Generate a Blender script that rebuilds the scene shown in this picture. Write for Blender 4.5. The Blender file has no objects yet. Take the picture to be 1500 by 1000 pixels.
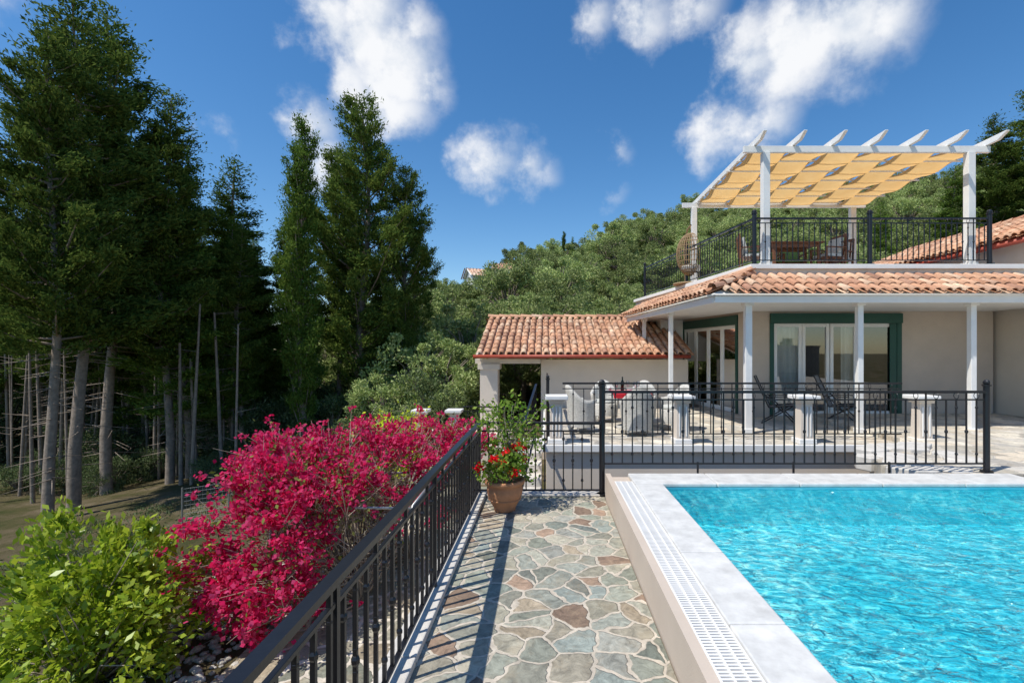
import bpy, math, random
import numpy as np
from mathutils import Vector, Matrix
random.seed(7)
rng = np.random.default_rng(11)
scene = bpy.context.scene
COL = scene.collection

# ------------------------------------------------------------------ materials
def nd(nt, t, **kw):
    n = nt.nodes.new(t)
    for k, v in kw.items():
        if k.startswith('i_'):
            key = k[2:]
            key = int(key) if key.isdigit() else key.replace('_', ' ')
            n.inputs[key].default_value = v
        else:
            setattr(n, k, v)
    return n
def newmat(name):
    m = bpy.data.materials.new(name); m.use_nodes = True
    nt = m.node_tree
    return m, nt, nt.nodes['Principled BSDF'], nt.nodes['Material Output']
def ramp(nt, stops, interp='LINEAR'):
    r = nt.nodes.new('ShaderNodeValToRGB'); cr = r.color_ramp; cr.interpolation = interp
    while len(cr.elements) > 1: cr.elements.remove(cr.elements[-1])
    cr.elements[0].position = stops[0][0]; cr.elements[0].color = (*stops[0][1], 1)
    for p, c in stops[1:]:
        e = cr.elements.new(p); e.color = (*c, 1)
    return r
def sc(c, k): return tuple(min(1, x*k) for x in c)
def simple(name, col, rough=.6, metal=0, var=.15, scale=6, bump=.15, fine=60, spec=.4):
    m, nt, b, o = newmat(name); L = nt.links.new
    geo = nd(nt, 'ShaderNodeNewGeometry')
    n1 = nd(nt, 'ShaderNodeTexNoise', i_Scale=scale, i_Detail=6.0, i_Roughness=.65)
    L(geo.outputs['Position'], n1.inputs['Vector'])
    r = ramp(nt, [(.3, sc(col, 1-var)), (.7, sc(col, 1+var*.6))])
    L(n1.outputs['Fac'], r.inputs[0]); L(r.outputs[0], b.inputs['Base Color'])
    b.inputs['Roughness'].default_value = rough; b.inputs['Metallic'].default_value = metal
    b.inputs['Specular IOR Level'].default_value = spec
    if bump:
        n2 = nd(nt, 'ShaderNodeTexNoise', i_Scale=fine, i_Detail=4.0)
        L(geo.outputs['Position'], n2.inputs['Vector'])
        bp = nd(nt, 'ShaderNodeBump', i_Strength=bump, i_Distance=.01)
        L(n2.outputs['Fac'], bp.inputs['Height']); L(bp.outputs[0], b.inputs['Normal'])
    return m
def leafmat(name, cols, trans=.3, rough=.5, objvar=.25, gloss=0.0):
    m, nt, b, o = newmat(name); L = nt.links.new
    geo = nd(nt, 'ShaderNodeNewGeometry')
    stops = [(i/max(1, len(cols)-1), c) for i, c in enumerate(cols)]
    r = ramp(nt, stops); L(geo.outputs['Random Per Island'], r.inputs[0])
    oi = nd(nt, 'ShaderNodeObjectInfo')
    mr = nd(nt, 'ShaderNodeMapRange'); mr.inputs[3].default_value = 1-objvar; mr.inputs[4].default_value = 1+objvar
    L(oi.outputs['Random'], mr.inputs[0])
    hs = nd(nt, 'ShaderNodeHueSaturation'); L(r.outputs[0], hs.inputs['Color']); L(mr.outputs[0], hs.inputs['Value'])
    d = nd(nt, 'ShaderNodeBsdfDiffuse'); L(hs.outputs[0], d.inputs[0]); out = d
    if trans:
        t = nd(nt, 'ShaderNodeBsdfTranslucent'); L(hs.outputs[0], t.inputs[0])
        mx = nd(nt, 'ShaderNodeMixShader', i_0=trans); L(d.outputs[0], mx.inputs[1]); L(t.outputs[0], mx.inputs[2]); out = mx
    if gloss:
        g = nd(nt, 'ShaderNodeBsdfGlossy'); g.inputs['Roughness'].default_value = rough; g.inputs[0].default_value = (.9, .95, 1, 1)
        m2 = nd(nt, 'ShaderNodeMixShader', i_0=gloss); L(out.outputs[0], m2.inputs[1]); L(g.outputs[0], m2.inputs[2]); out = m2
    L(out.outputs[0], o.inputs[0]); nt.nodes.remove(b)
    return m
def islandmat(name, cols, rough=.8, bump=.4, scale=30):
    m, nt, b, o = newmat(name); L = nt.links.new
    geo = nd(nt, 'ShaderNodeNewGeometry')
    r = ramp(nt, [(i/max(1, len(cols)-1), c) for i, c in enumerate(cols)])
    L(geo.outputs['Random Per Island'], r.inputs[0])
    n = nd(nt, 'ShaderNodeTexNoise', i_Scale=scale, i_Detail=6.0); L(geo.outputs['Position'], n.inputs['Vector'])
    n3 = nd(nt, 'ShaderNodeTexNoise', i_Scale=1.7, i_Detail=3.0); L(geo.outputs['Position'], n3.inputs['Vector'])
    ad = nd(nt, 'ShaderNodeMath', operation='ADD'); L(n.outputs['Fac'], ad.inputs[0]); L(n3.outputs['Fac'], ad.inputs[1])
    mr = nd(nt, 'ShaderNodeMapRange', i_1=.6, i_2=1.4, i_3=.6, i_4=1.3); L(ad.outputs[0], mr.inputs[0])
    hs = nd(nt, 'ShaderNodeHueSaturation'); L(r.outputs[0], hs.inputs['Color']); L(mr.outputs[0], hs.inputs['Value'])
    L(hs.outputs[0], b.inputs['Base Color']); b.inputs['Roughness'].default_value = rough
    bp = nd(nt, 'ShaderNodeBump', i_Strength=bump, i_Distance=.01); L(n.outputs['Fac'], bp.inputs['Height']); L(bp.outputs[0], b.inputs['Normal'])
    return m
def paving(name, scale, stones, mortar, gap=.05, rough=.7, stain=.3, con=.5):
    m, nt, b, o = newmat(name); L = nt.links.new
    geo = nd(nt, 'ShaderNodeNewGeometry')
    n0 = nd(nt, 'ShaderNodeTexNoise', i_Scale=2.6, i_Detail=3.5, i_Roughness=.55); L(geo.outputs['Position'], n0.inputs['Vector'])
    v0 = nd(nt, 'ShaderNodeVectorMath', operation='SCALE'); v0.inputs['Scale'].default_value = .26; L(n0.outputs['Color'], v0.inputs[0])
    v1 = nd(nt, 'ShaderNodeVectorMath', operation='ADD'); L(geo.outputs['Position'], v1.inputs[0]); L(v0.outputs[0], v1.inputs[1])
    va = nd(nt, 'ShaderNodeTexVoronoi', voronoi_dimensions='2D', i_Scale=scale); L(v1.outputs[0], va.inputs['Vector'])
    vb = nd(nt, 'ShaderNodeTexVoronoi', voronoi_dimensions='2D', feature='DISTANCE_TO_EDGE', i_Scale=scale); L(v1.outputs[0], vb.inputs['Vector'])
    sp = nd(nt, 'ShaderNodeSeparateColor'); L(va.outputs['Color'], sp.inputs[0])
    r = ramp(nt, [(i/len(stones), c) for i, c in enumerate(stones)], 'CONSTANT'); L(sp.outputs[0], r.inputs[0])
    n1 = nd(nt, 'ShaderNodeTexNoise', i_Scale=9.0, i_Detail=10.0, i_Roughness=.75, i_Distortion=1.5); L(geo.outputs['Position'], n1.inputs['Vector'])
    mr = nd(nt, 'ShaderNodeMapRange', i_1=.32, i_2=.68, i_3=1-con, i_4=1+con); L(n1.outputs['Fac'], mr.inputs[0])
    mr2 = nd(nt, 'ShaderNodeMapRange', i_1=.0, i_2=1., i_3=.68, i_4=1.35); L(sp.outputs[1], mr2.inputs[0])
    mm = nd(nt, 'ShaderNodeMath', operation='MULTIPLY'); L(mr.outputs[0], mm.inputs[0]); L(mr2.outputs[0], mm.inputs[1])
    hs = nd(nt, 'ShaderNodeHueSaturation'); L(r.outputs[0], hs.inputs['Color']); L(mm.outputs[0], hs.inputs['Value'])
    n4 = nd(nt, 'ShaderNodeTexNoise', i_Scale=6.3, i_Detail=8.0, i_Roughness=.7); L(v1.outputs[0], n4.inputs['Vector'])
    rs = ramp(nt, [(.50, (0, 0, 0)), (.66, (1, 1, 1))]); L(n4.outputs['Fac'], rs.inputs[0])
    mxs = nd(nt, 'ShaderNodeMixRGB'); mxs.inputs[2].default_value = (.42, .32, .20, 1)
    ms = nd(nt, 'ShaderNodeMath', operation='MULTIPLY', i_1=stain); L(rs.outputs[0], ms.inputs[0]); L(ms.outputs[0], mxs.inputs[0]); L(hs.outputs[0], mxs.inputs[1])
    n2 = nd(nt, 'ShaderNodeTexNoise', i_Scale=22.0, i_Detail=4.0); L(geo.outputs['Position'], n2.inputs['Vector'])
    ma = nd(nt, 'ShaderNodeMath', operation='MULTIPLY_ADD', i_1=.09, i_2=-.045); L(n2.outputs['Fac'], ma.inputs[0])
    ad = nd(nt, 'ShaderNodeMath', operation='ADD'); L(vb.outputs['Distance'], ad.inputs[0]); L(ma.outputs[0], ad.inputs[1])
    ms2 = nd(nt, 'ShaderNodeMapRange', i_1=gap*.75, i_2=gap*1.15); L(ad.outputs[0], ms2.inputs[0])
    nm = nd(nt, 'ShaderNodeTexNoise', i_Scale=9.0, i_Detail=8.0, i_Roughness=.7); L(geo.outputs['Position'], nm.inputs['Vector'])
    rm = ramp(nt, [(.3, sc(mortar, .6)), (.7, sc(mortar, 1.15))]); L(nm.outputs['Fac'], rm.inputs[0])
    mx = nd(nt, 'ShaderNodeMixRGB'); L(ms2.outputs[0], mx.inputs[0]); L(rm.outputs[0], mx.inputs[1]); L(mxs.outputs[0], mx.inputs[2])
    L(mx.outputs[0], b.inputs['Base Color']); b.inputs['Roughness'].default_value = rough
    hh = nd(nt, 'ShaderNodeMath', operation='MULTIPLY_ADD', i_1=.6); L(n1.outputs['Fac'], hh.inputs[0]); L(ms2.outputs[0], hh.inputs[2])
    bp = nd(nt, 'ShaderNodeBump', i_Strength=.7, i_Distance=.016); L(hh.outputs[0], bp.inputs['Height']); L(bp.outputs[0], b.inputs['Normal'])
    return m

STUCCO = simple('beige_stucco', (.54, .455, .375), .85, var=.09, scale=1.5, bump=.25, fine=120)
STUCCO2 = simple('cream_stucco', (.66, .58, .49), .85, var=.07, scale=1.5, bump=.2, fine=120)
WHITE = simple('white_paint', (.78, .77, .74), .5, var=.06, scale=4, bump=.08)
MARBLE = simple('pale_marble', (.64, .635, .61), .45, var=.22, scale=6, bump=.15, fine=40)
KERB = simple('kerb_stone', (.60, .57, .52), .7, var=.2, scale=7, bump=.3)
IRON = simple('black_iron', (.012, .012, .015), .35, .2, var=.2, scale=20, bump=.05, spec=.6)
GREEN = simple('green_shutter_paint', (.01, .07, .05), .35, var=.1)
GUTTER = simple('oxide_red_gutter', (.34, .06, .035), .5, var=.1)
WOOD = simple('dark_wood', (.18, .075, .035), .5, var=.3, scale=12)
WICKER = simple('pale_wicker', (.58, .56, .51), .7, var=.25, scale=30, bump=1.0, fine=90)
RATTAN = simple('rattan', (.35, .24, .13), .7, var=.2, scale=12)
TERRAC = simple('terracotta', (.46, .22, .11), .8, var=.25, scale=6, bump=.3)
CUSH = simple('grey_cushion', (.5, .51, .48), .9, var=.1)
CUSHG = simple('green_cushion', (.12, .22, .07), .9, var=.1)
CLOTH = simple('red_cloth', (.6, .02, .03), .8, var=.1)
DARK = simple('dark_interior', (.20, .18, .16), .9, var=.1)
SLING = simple('grey_sling', (.22, .22, .225), .7, var=.1)
BARK = simple('bark', (.27, .22, .175), .95, var=.4, scale=9, bump=.8, fine=25)
TWIG = simple('twig', (.38, .32, .25), .9, var=.2, bump=0)
CURT = simple('curtain', (.80, .79, .75), .9, var=.05)
GREYM = simple('grey_metal', (.35, .36, .36), .4, .6, var=.1)
TILE = islandmat('roof_tile', [(.48, .23, .13), (.60, .32, .19), (.66, .42, .27), (.50, .25, .14), (.72, .51, .35), (.38, .19, .12), (.62, .35, .21), (.54, .27, .15)])
PAV = paving('crazy_paving', 5.0, [(.225, .235, .185), (.30, .295, .235), (.175, .195, .165), (.33, .30, .23), (.25, .26, .21), (.35, .325, .25), (.20, .225, .20), (.29, .20, .14), (.31, .29, .22), (.185, .205, .17), (.28, .28, .24), (.24, .25, .21), (.33, .27, .19)], (.58, .51, .41), gap=.06, stain=.28)
PAV2 = paving('pale_paving', 3.4, [(.50, .46, .38), (.57, .52, .43), (.44, .41, .36), (.53, .46, .36)], (.60, .55, .47), gap=.05, con=.3)
PAV3 = paving('lower_paving', 3.2, [(.27, .26, .2), (.33, .31, .24), (.22, .23, .18), (.33, .28, .2)], (.66, .60, .50), gap=.08)
STONEW = paving('stone_masonry', 3.0, [(.4, .36, .3), (.33, .3, .25), (.45, .4, .33)], (.3, .27, .22), gap=.05)

PINE = leafmat('conifer_foliage', [(.045, .085, .018), (.085, .14, .028), (.165, .21, .045), (.065, .105, .022)], .28)
PINE2 = leafmat('cypress_foliage', [(.06, .12, .02), (.11, .185, .032), (.18, .24, .05)], .28)
OLIVE = leafmat('olive_foliage', [(.15, .22, .06), (.27, .34, .115), (.42, .46, .21), (.21, .28, .085)], .22, objvar=.38)
SHRUB = leafmat('shrub_foliage', [(.07, .11, .035), (.12, .16, .065), (.19, .23, .12)], .2)
LEMON = leafmat('citrus_foliage', [(.18, .29, .018), (.36, .48, .03), (.50, .57, .05), (.22, .34, .02)], .42, rough=.35, gloss=.03)
LIME = leafmat('lime_foliage', [(.40, .48, .03), (.58, .62, .05)], .4)
BOUG = leafmat('bougainvillea_bracts', [(.78, .012, .095), (.92, .035, .18), (.95, .13, .32), (.85, .018, .12)], .5)
BOUGL = leafmat('bougainvillea_leaves', [(.14, .20, .04), (.32, .34, .10)], .3)
REDF = leafmat('geranium_petals', [(.75, .01, .02), (.9, .03, .04)], .35)
GERL = leafmat('geranium_leaves', [(.10, .2, .03), (.19, .30, .04), (.28, .36, .08)], .3)

def fabric():
    m, nt, b, o = newmat('yellow_canvas'); L = nt.links.new
    geo = nd(nt, 'ShaderNodeNewGeometry')
    n = nd(nt, 'ShaderNodeTexNoise', i_Scale=3.0, i_Detail=4.0); L(geo.outputs['Position'], n.inputs['Vector'])
    r = ramp(nt, [(.3, (.78, .49, .19)), (.7, (.84, .56, .24))]); L(n.outputs['Fac'], r.inputs[0])
    d = nd(nt, 'ShaderNodeBsdfDiffuse'); t = nd(nt, 'ShaderNodeBsdfTranslucent')
    L(r.outputs[0], d.inputs[0]); L(r.outputs[0], t.inputs[0])
    mx = nd(nt, 'ShaderNodeMixShader', i_0=.5); L(d.outputs[0], mx.inputs[1]); L(t.outputs[0], mx.inputs[2]); L(mx.outputs[0], o.inputs[0])
    return m
FABRIC = fabric()
def glassm():
    m, nt, b, o = newmat('window_glass'); L = nt.links.new
    t = nd(nt, 'ShaderNodeBsdfTransparent'); t.inputs[0].default_value = (.86, .9, .89, 1)
    g = nd(nt, 'ShaderNodeBsdfGlossy'); g.inputs['Roughness'].default_value = .01
    fr = nd(nt, 'ShaderNodeFresnel', i_IOR=1.6)
    ad = nd(nt, 'ShaderNodeMath', operation='MULTIPLY_ADD', i_1=1.2, i_2=.15, use_clamp=True); L(fr.outputs[0], ad.inputs[0])
    mx = nd(nt, 'ShaderNodeMixShader'); L(ad.outputs[0], mx.inputs[0]); L(t.outputs[0], mx.inputs[1]); L(g.outputs[0], mx.inputs[2]); L(mx.outputs[0], o.inputs[0])
    return m
GLASS = glassm()
def waterm():
    m, nt, b, o = newmat('pool_water'); L = nt.links.new
    geo = nd(nt, 'ShaderNodeNewGeometry')
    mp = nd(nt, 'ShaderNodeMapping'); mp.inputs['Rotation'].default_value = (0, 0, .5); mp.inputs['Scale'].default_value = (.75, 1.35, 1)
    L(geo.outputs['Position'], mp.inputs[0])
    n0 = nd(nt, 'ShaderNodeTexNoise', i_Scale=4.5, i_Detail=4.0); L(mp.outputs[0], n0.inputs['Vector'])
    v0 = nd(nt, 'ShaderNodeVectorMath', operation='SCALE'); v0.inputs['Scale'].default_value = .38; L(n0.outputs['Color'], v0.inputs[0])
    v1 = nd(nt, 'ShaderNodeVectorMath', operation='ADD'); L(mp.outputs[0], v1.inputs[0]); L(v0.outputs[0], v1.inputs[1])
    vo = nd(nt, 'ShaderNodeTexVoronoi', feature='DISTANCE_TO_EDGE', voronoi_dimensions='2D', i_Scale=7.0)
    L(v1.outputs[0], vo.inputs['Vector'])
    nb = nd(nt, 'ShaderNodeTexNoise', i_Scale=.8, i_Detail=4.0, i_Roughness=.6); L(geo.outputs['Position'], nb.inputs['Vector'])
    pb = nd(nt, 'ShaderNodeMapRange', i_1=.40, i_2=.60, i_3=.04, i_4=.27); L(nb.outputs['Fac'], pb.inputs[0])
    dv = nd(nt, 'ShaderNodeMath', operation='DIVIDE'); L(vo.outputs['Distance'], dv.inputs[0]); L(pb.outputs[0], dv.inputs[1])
    r = ramp(nt, [(.0, (1, 1, 1)), (.28, (.90, .99, .99)), (.55, (.56, .86, .92)), (1., (.30, .74, .84))]); L(dv.outputs[0], r.inputs[0])  # caustic light web and bright ripples painted into the water's transparent tint
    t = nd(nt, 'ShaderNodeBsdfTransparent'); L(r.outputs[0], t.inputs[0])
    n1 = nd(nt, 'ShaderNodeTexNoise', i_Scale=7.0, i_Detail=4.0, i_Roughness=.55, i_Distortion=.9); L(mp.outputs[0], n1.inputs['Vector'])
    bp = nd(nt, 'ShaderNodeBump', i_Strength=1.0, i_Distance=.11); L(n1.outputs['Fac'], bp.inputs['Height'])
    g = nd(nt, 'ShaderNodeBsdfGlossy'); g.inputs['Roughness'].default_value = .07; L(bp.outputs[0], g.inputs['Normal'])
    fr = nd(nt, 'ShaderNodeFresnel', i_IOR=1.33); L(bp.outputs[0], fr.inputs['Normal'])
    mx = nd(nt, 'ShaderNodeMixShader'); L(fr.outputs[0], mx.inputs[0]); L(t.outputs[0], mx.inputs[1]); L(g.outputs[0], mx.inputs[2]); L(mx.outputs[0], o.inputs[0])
    return m
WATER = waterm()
def poolm():
    m, nt, b, o = newmat('pool_mosaic'); L = nt.links.new
    geo = nd(nt, 'ShaderNodeNewGeometry')
    n = nd(nt, 'ShaderNodeTexNoise', i_Scale=.9, i_Detail=5.0); L(geo.outputs['Position'], n.inputs['Vector'])
    r = ramp(nt, [(.35, (.16, .74, .80)), (.65, (.48, .90, .92))]); L(n.outputs['Fac'], r.inputs[0]); L(r.outputs[0], b.inputs['Base Color'])
    b.inputs['Roughness'].default_value = .5
    return m
POOLM = poolm()
def groundm():
    m, nt, b, o = newmat('soil_and_grass'); L = nt.links.new
    geo = nd(nt, 'ShaderNodeNewGeometry')
    n = nd(nt, 'ShaderNodeTexNoise', i_Scale=.9, i_Detail=9.0, i_Roughness=.7); L(geo.outputs['Position'], n.inputs['Vector'])
    r = ramp(nt, [(.3, (.05, .065, .018)), (.45, (.10, .09, .04)), (.55, (.15, .12, .07)), (.7, (.22, .18, .12))]); L(n.outputs['Fac'], r.inputs[0]); L(r.outputs[0], b.inputs['Base Color'])
    n2 = nd(nt, 'ShaderNodeTexNoise', i_Scale=18.0, i_Detail=8.0, i_Roughness=.8); L(geo.outputs['Position'], n2.inputs['Vector'])
    bp = nd(nt, 'ShaderNodeBump', i_Strength=.9, i_Distance=.08); L(n2.outputs['Fac'], bp.inputs['Height']); L(bp.outputs[0], b.inputs['Normal'])
    b.inputs['Roughness'].default_value = 1; b.inputs['Specular IOR Level'].default_value = .1
    return m
GROUND = groundm()

# ------------------------------------------------------------------ mesh tools
class MB:
    def __init__(s): s.v = []; s.f = []; s.m = []
    def add(s, vs, fs, m=0):
        k = len(s.v); s.v += [tuple(p) for p in vs]
        for f in fs: s.f.append([i+k for i in f]); s.m.append(m)
    def box(s, x0, x1, y0, y1, z0, z1, m=0):
        s.prism([(x0, y0), (x1, y0), (x1, y1), (x0, y1)], z0, z1, m)
    def prism(s, pts, z0, z1, m=0):
        n = len(pts)
        vs = [(p[0], p[1], z0) for p in pts]+[(p[0], p[1], z1) for p in pts]
        fs = [list(range(n))[::-1], list(range(n, 2*n))]+[[i, (i+1) % n, (i+1) % n+n, i+n] for i in range(n)]
        s.add(vs, fs, m)
    def bar(s, a, b, w, h, m=0):
        a = Vector(a); b = Vector(b); d = (b-a).normalized()
        up = Vector((0, 0, 1)) if abs(d.z) < .98 else Vector((0, 1, 0))
        sd = d.cross(up).normalized(); u = sd.cross(d)
        vs = []
        for p in (a, b):
            for i, j in ((-1, -1), (1, -1), (1, 1), (-1, 1)): vs.append(p+sd*w/2*i+u*h/2*j)
        s.add(vs, [[3, 2, 1, 0], [4, 5, 6, 7], [0, 1, 5, 4], [1, 2, 6, 5], [2, 3, 7, 6], [3, 0, 4, 7]], m)
    def cyl(s, a, b, r0, r1=None, n=8, m=0, caps=True):
        r1 = r0 if r1 is None else r1
        a = Vector(a); b = Vector(b); d = (b-a).normalized()
        t = Vector((1, 0, 0)) if abs(d.x) < .9 else Vector((0, 1, 0))
        u = d.cross(t).normalized(); w = d.cross(u)
        vs = []
        for p, r in ((a, r0), (b, r1)):
            for i in range(n):
                q = 2*math.pi*i/n; vs.append(p+u*r*math.cos(q)+w*r*math.sin(q))
        fs = [[i, (i+1) % n, (i+1) % n+n, i+n] for i in range(n)]
        if caps: fs += [list(range(n))[::-1], list(range(n, 2*n))]
        s.add(vs, fs, m)
    def path(s, pts, r0, r1, n=6, m=0):
        for i in range(len(pts)-1):
            t0 = i/(len(pts)-1); t1 = (i+1)/(len(pts)-1)
            s.cyl(pts[i], pts[i+1], r0+(r1-r0)*t0, r0+(r1-r0)*t1, n, m, False)
    def lathe(s, c, prof, n=20, m=0, a0=0, a1=2*math.pi):
        full = abs(a1-a0-2*math.pi) < 1e-6; k = n if full else n+1
        vs = []
        for r, z in prof:
            for i in range(k):
                q = a0+(a1-a0)*i/n; vs.append((c[0]+r*math.cos(q), c[1]+r*math.sin(q), c[2]+z))
        fs = []
        for j in range(len(prof)-1):
            for i in range(n):
                i2 = (i+1) % k; fs.append([j*k+i, j*k+i2, (j+1)*k+i2, (j+1)*k+i])
        s.add(vs, fs, m)
    def ball(s, c, r, sz=1, m=0, n=8):
        prof = [(max(.0005, r*math.sin(math.pi*i/5)), -r*sz*math.cos(math.pi*i/5)) for i in range(6)]
        s.lathe(c, prof, n, m)
    def ring(s, c, R, r, axis, m=0, n=14, k=4):
        ax = Vector(axis).normalized(); up = Vector((0, 0, 1)); u = ax.cross(up).normalized()
        vs = []
        for i in range(n):
            q = 2*math.pi*i/n; d = u*math.cos(q)+up*math.sin(q)
            for j in range(k):
                w = 2*math.pi*j/k; vs.append(Vector(c)+d*(R+r*math.cos(w))+ax*r*math.sin(w))
        fs = [[i*k+j, ((i+1) % n)*k+j, ((i+1) % n)*k+(j+1) % k, i*k+(j+1) % k] for i in range(n) for j in range(k)]
        s.add(vs, fs, m)

def make_mesh(name, mb, mats, leaves=(), smooth=False):
    V = [np.array(mb.v, dtype=np.float32).reshape(-1, 3)] if mb and mb.v else []
    nv = len(mb.v) if mb else 0
    idx = []; starts = []; mi = []; c = 0
    if mb:
        for f, m in zip(mb.f, mb.m): idx += f; starts.append(c); c += len(f); mi.append(m)
    I = [np.array(idx, dtype=np.int32)]; S = [np.array(starts, dtype=np.int32)]; Mi = [np.array(mi, dtype=np.int32)]
    ns = len(mi)
    for (P, D, Sd, Ln, W, m) in leaves:
        n = len(P)
        q = np.stack([P-D*Ln/2, P+Sd*W/2+D*Ln*.05, P+D*Ln/2, P-Sd*W/2+D*Ln*.05], axis=1).reshape(-1, 3)
        V.append(q.astype(np.float32)); I.append(np.arange(nv, nv+4*n, dtype=np.int32)); nv += 4*n
        S.append((c+4*np.arange(n)).astype(np.int32)); c += 4*n
        Mi.append(np.full(n, m, dtype=np.int32))
    V = np.concatenate(V); I = np.concatenate(I); S = np.concatenate(S); Mi = np.concatenate(Mi)
    me = bpy.data.meshes.new(name)
    me.vertices.add(len(V)); me.vertices.foreach_set('co', V.ravel())
    me.loops.add(len(I)); me.loops.foreach_set('vertex_index', I)
    me.polygons.add(len(S)); me.polygons.foreach_set('loop_start', S)
    for x in mats: me.materials.append(x)
    me.polygons.foreach_set('material_index', Mi)
    sm = np.zeros(len(S), dtype=bool)
    if smooth: sm[:ns] = True
    me.polygons.foreach_set('use_smooth', sm)
    me.update(calc_edges=True)
    return me
def obj(name, me, parent=None, loc=(0, 0, 0), rot=0, scale=1):
    o = bpy.data.objects.new(name, me); COL.objects.link(o)
    o.location = loc; o.rotation_euler = (0, 0, rot)
    o.scale = (scale,)*3 if not isinstance(scale, tuple) else scale
    if parent: o.parent = parent
    return o
def mo(name, mb, mats, parent=None, smooth=False, bevel=0, **k):
    o = obj(name, make_mesh(name, mb, mats, (), smooth), parent, **k)
    if bevel:
        b = o.modifiers.new('bevel', 'BEVEL'); b.width = bevel; b.segments = 2; b.limit_method = 'ANGLE'
    return o
def empty(name, loc=(0, 0, 0)):
    o = bpy.data.objects.new(name, None); COL.objects.link(o); o.location = loc; return o
def unit(a): return a/np.maximum(1e-6, np.linalg.norm(a, axis=-1, keepdims=True))
def leafset(P, L, W, m, D=None, spread=1.0):
    n = len(P); R = rng.normal(size=(n, 3))
    if D is not None: R = D+R*spread
    D2 = unit(R); S = unit(np.cross(D2, rng.normal(size=(n, 3))))
    k = rng.uniform(.65, 1.3, size=(n, 1))
    return (P, D2, S, L*k, W*k, m)

# ------------------------------------------------------------------ terrain
def crest(x): return np.interp(x, [-90, -40, -15, 0, 17, 50, 120], [1, 2.5, 6.0, 11.0, 17.0, 22.0, 24])
def height(x, y):
    x = np.asarray(x, float); y = np.asarray(y, float)
    base = -1.3-.12*np.clip(-x-4, 0, 10)
    s = np.clip((y-18)/45, 0, 1)**.9
    far = np.clip((y-75)/200, 0, 1)
    h = base+(crest(x)+1.3)*s*(1-far*.8)
    b = np.clip((np.abs(x)+np.abs(y-5)-22)/25, 0, 1)
    return h+b*(.35*np.sin(x*.33+1)*np.cos(y*.27)+.2*np.sin(x*.8+y*.6))
g = np.sinh(np.linspace(-4.2, 4.2, 170)); g = g/g.max()*700
gx = g; gy = g+20
X, Y = np.meshgrid(gx, gy, indexing='ij'); Z = height(X, Y)
mb = MB(); nX = len(gx); nY = len(gy)
mb.v = list(zip(X.ravel().tolist(), Y.ravel().tolist(), Z.ravel().tolist()))
mb.f = [[i*nY+j, (i+1)*nY+j, (i+1)*nY+j+1, i*nY+j+1] for i in range(nX-1) for j in range(nY-1)]; mb.m = [0]*len(mb.f)
mo('ground', mb, [GROUND], smooth=True)

# ------------------------------------------------------------------ walkway + pool
mb = MB(); mb.box(-.90, .72, -4, 6.15, -1.35, 0, 0); mo('stone_walkway', mb, [PAV])
mb = MB()
for i in range(9):
    y0 = -4+i*1.13; mb.box(-.92, -.745, y0, y0+1.12, .003, .055)
mb.box(-.745, .70, 6.0, 6.17, .003, .03)
mo('walkway_kerb', mb, [KERB], bevel=.008)
mb = MB(); mb.box(-3.1, -1.0, .5, 11, -1.31, -1.27); mo('lower_path', mb, [PAV3])

pool = empty('swimming_pool')
mb = MB()
mb.box(.73, .79, -4, 5.97, -1.3, .30); mb.box(.79, 6.2, 5.6, 5.97, -1.3, .255)
mb.box(.79, 1.03, -4, 5.6, -1.3, .25)
mo('pool_wall', mb, [STUCCO], pool)
mb = MB(); mb.box(1.30, 5.6, -4, 5.5, -.3, -.17)
mb.box(1.27, 1.30, -4, 5.5, -1.1, .258); mb.box(1.27, 5.6, 5.5, 5.53, -1.1, .258); mb.box(5.6, 5.65, -4, 5.5, -1.1, .258)
mo('pool_basin', mb, [POOLM], pool)
mb = MB()
for i in range(10):
    y0 = -4.02+i*.955; y1 = min(y0+.95, 5.48); mb.box(1.005, 1.325, y0, y1, .262, .305)
for i in range(5):
    x0 = 1.005+i*.94; mb.box(x0, x0+.935, 5.485, 5.95, .262, .307)
for i in range(8): mb.box(5.57, 6.0, -4+i*1.19, -4+i*1.19+1.18, .262, .304)
mo('pool_coping', mb, [MARBLE], pool, bevel=.012)
mb = MB(); y = -3.9
while y < 5.6:
    mb.box(.80, .995, y, y+.013, .275, .301, 0); y += .026
for x in (.797, .862, .930, .990): mb.box(x-.006, x+.006, -3.9, 5.6, .270, .303, 0)
mo('overflow_grille', mb, [WHITE], pool)
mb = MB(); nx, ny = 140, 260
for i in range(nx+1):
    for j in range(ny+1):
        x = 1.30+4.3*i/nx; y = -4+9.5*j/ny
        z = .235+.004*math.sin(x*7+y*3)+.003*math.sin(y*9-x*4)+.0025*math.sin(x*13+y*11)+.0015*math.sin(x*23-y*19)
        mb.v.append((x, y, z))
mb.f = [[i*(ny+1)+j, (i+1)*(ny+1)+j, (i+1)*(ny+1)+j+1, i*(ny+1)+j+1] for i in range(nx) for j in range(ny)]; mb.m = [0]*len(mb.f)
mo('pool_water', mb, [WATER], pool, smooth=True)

mb = MB(); mb.prism([(6.0, -6), (16, -6), (16, 12), (6.2, 12), (6.2, 8.2), (5.3, 7.6), (4.75, 7.1), (4.5, 6.5), (4.7, 6.05), (6.0, 6.0)], -1.3, .285)
mo('pool_deck', mb, [PAV2])
random.seed(3)
mb = MB()
for i in range(16):
    x = 4.3+random.random()*1.7; y = 6.2+random.random()*1.5; r = .16+random.random()*.18
    pts = [(x+r*math.cos(a)*random.uniform(.8, 1.3), y+r*math.sin(a)*random.uniform(.7, 1)) for a in [k*math.pi/3 for k in range(6)]]
    mb.prism(pts, .1, .29+random.random()*.06)
mo('flagstone_step', mb, [KERB], bevel=.015)

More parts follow.
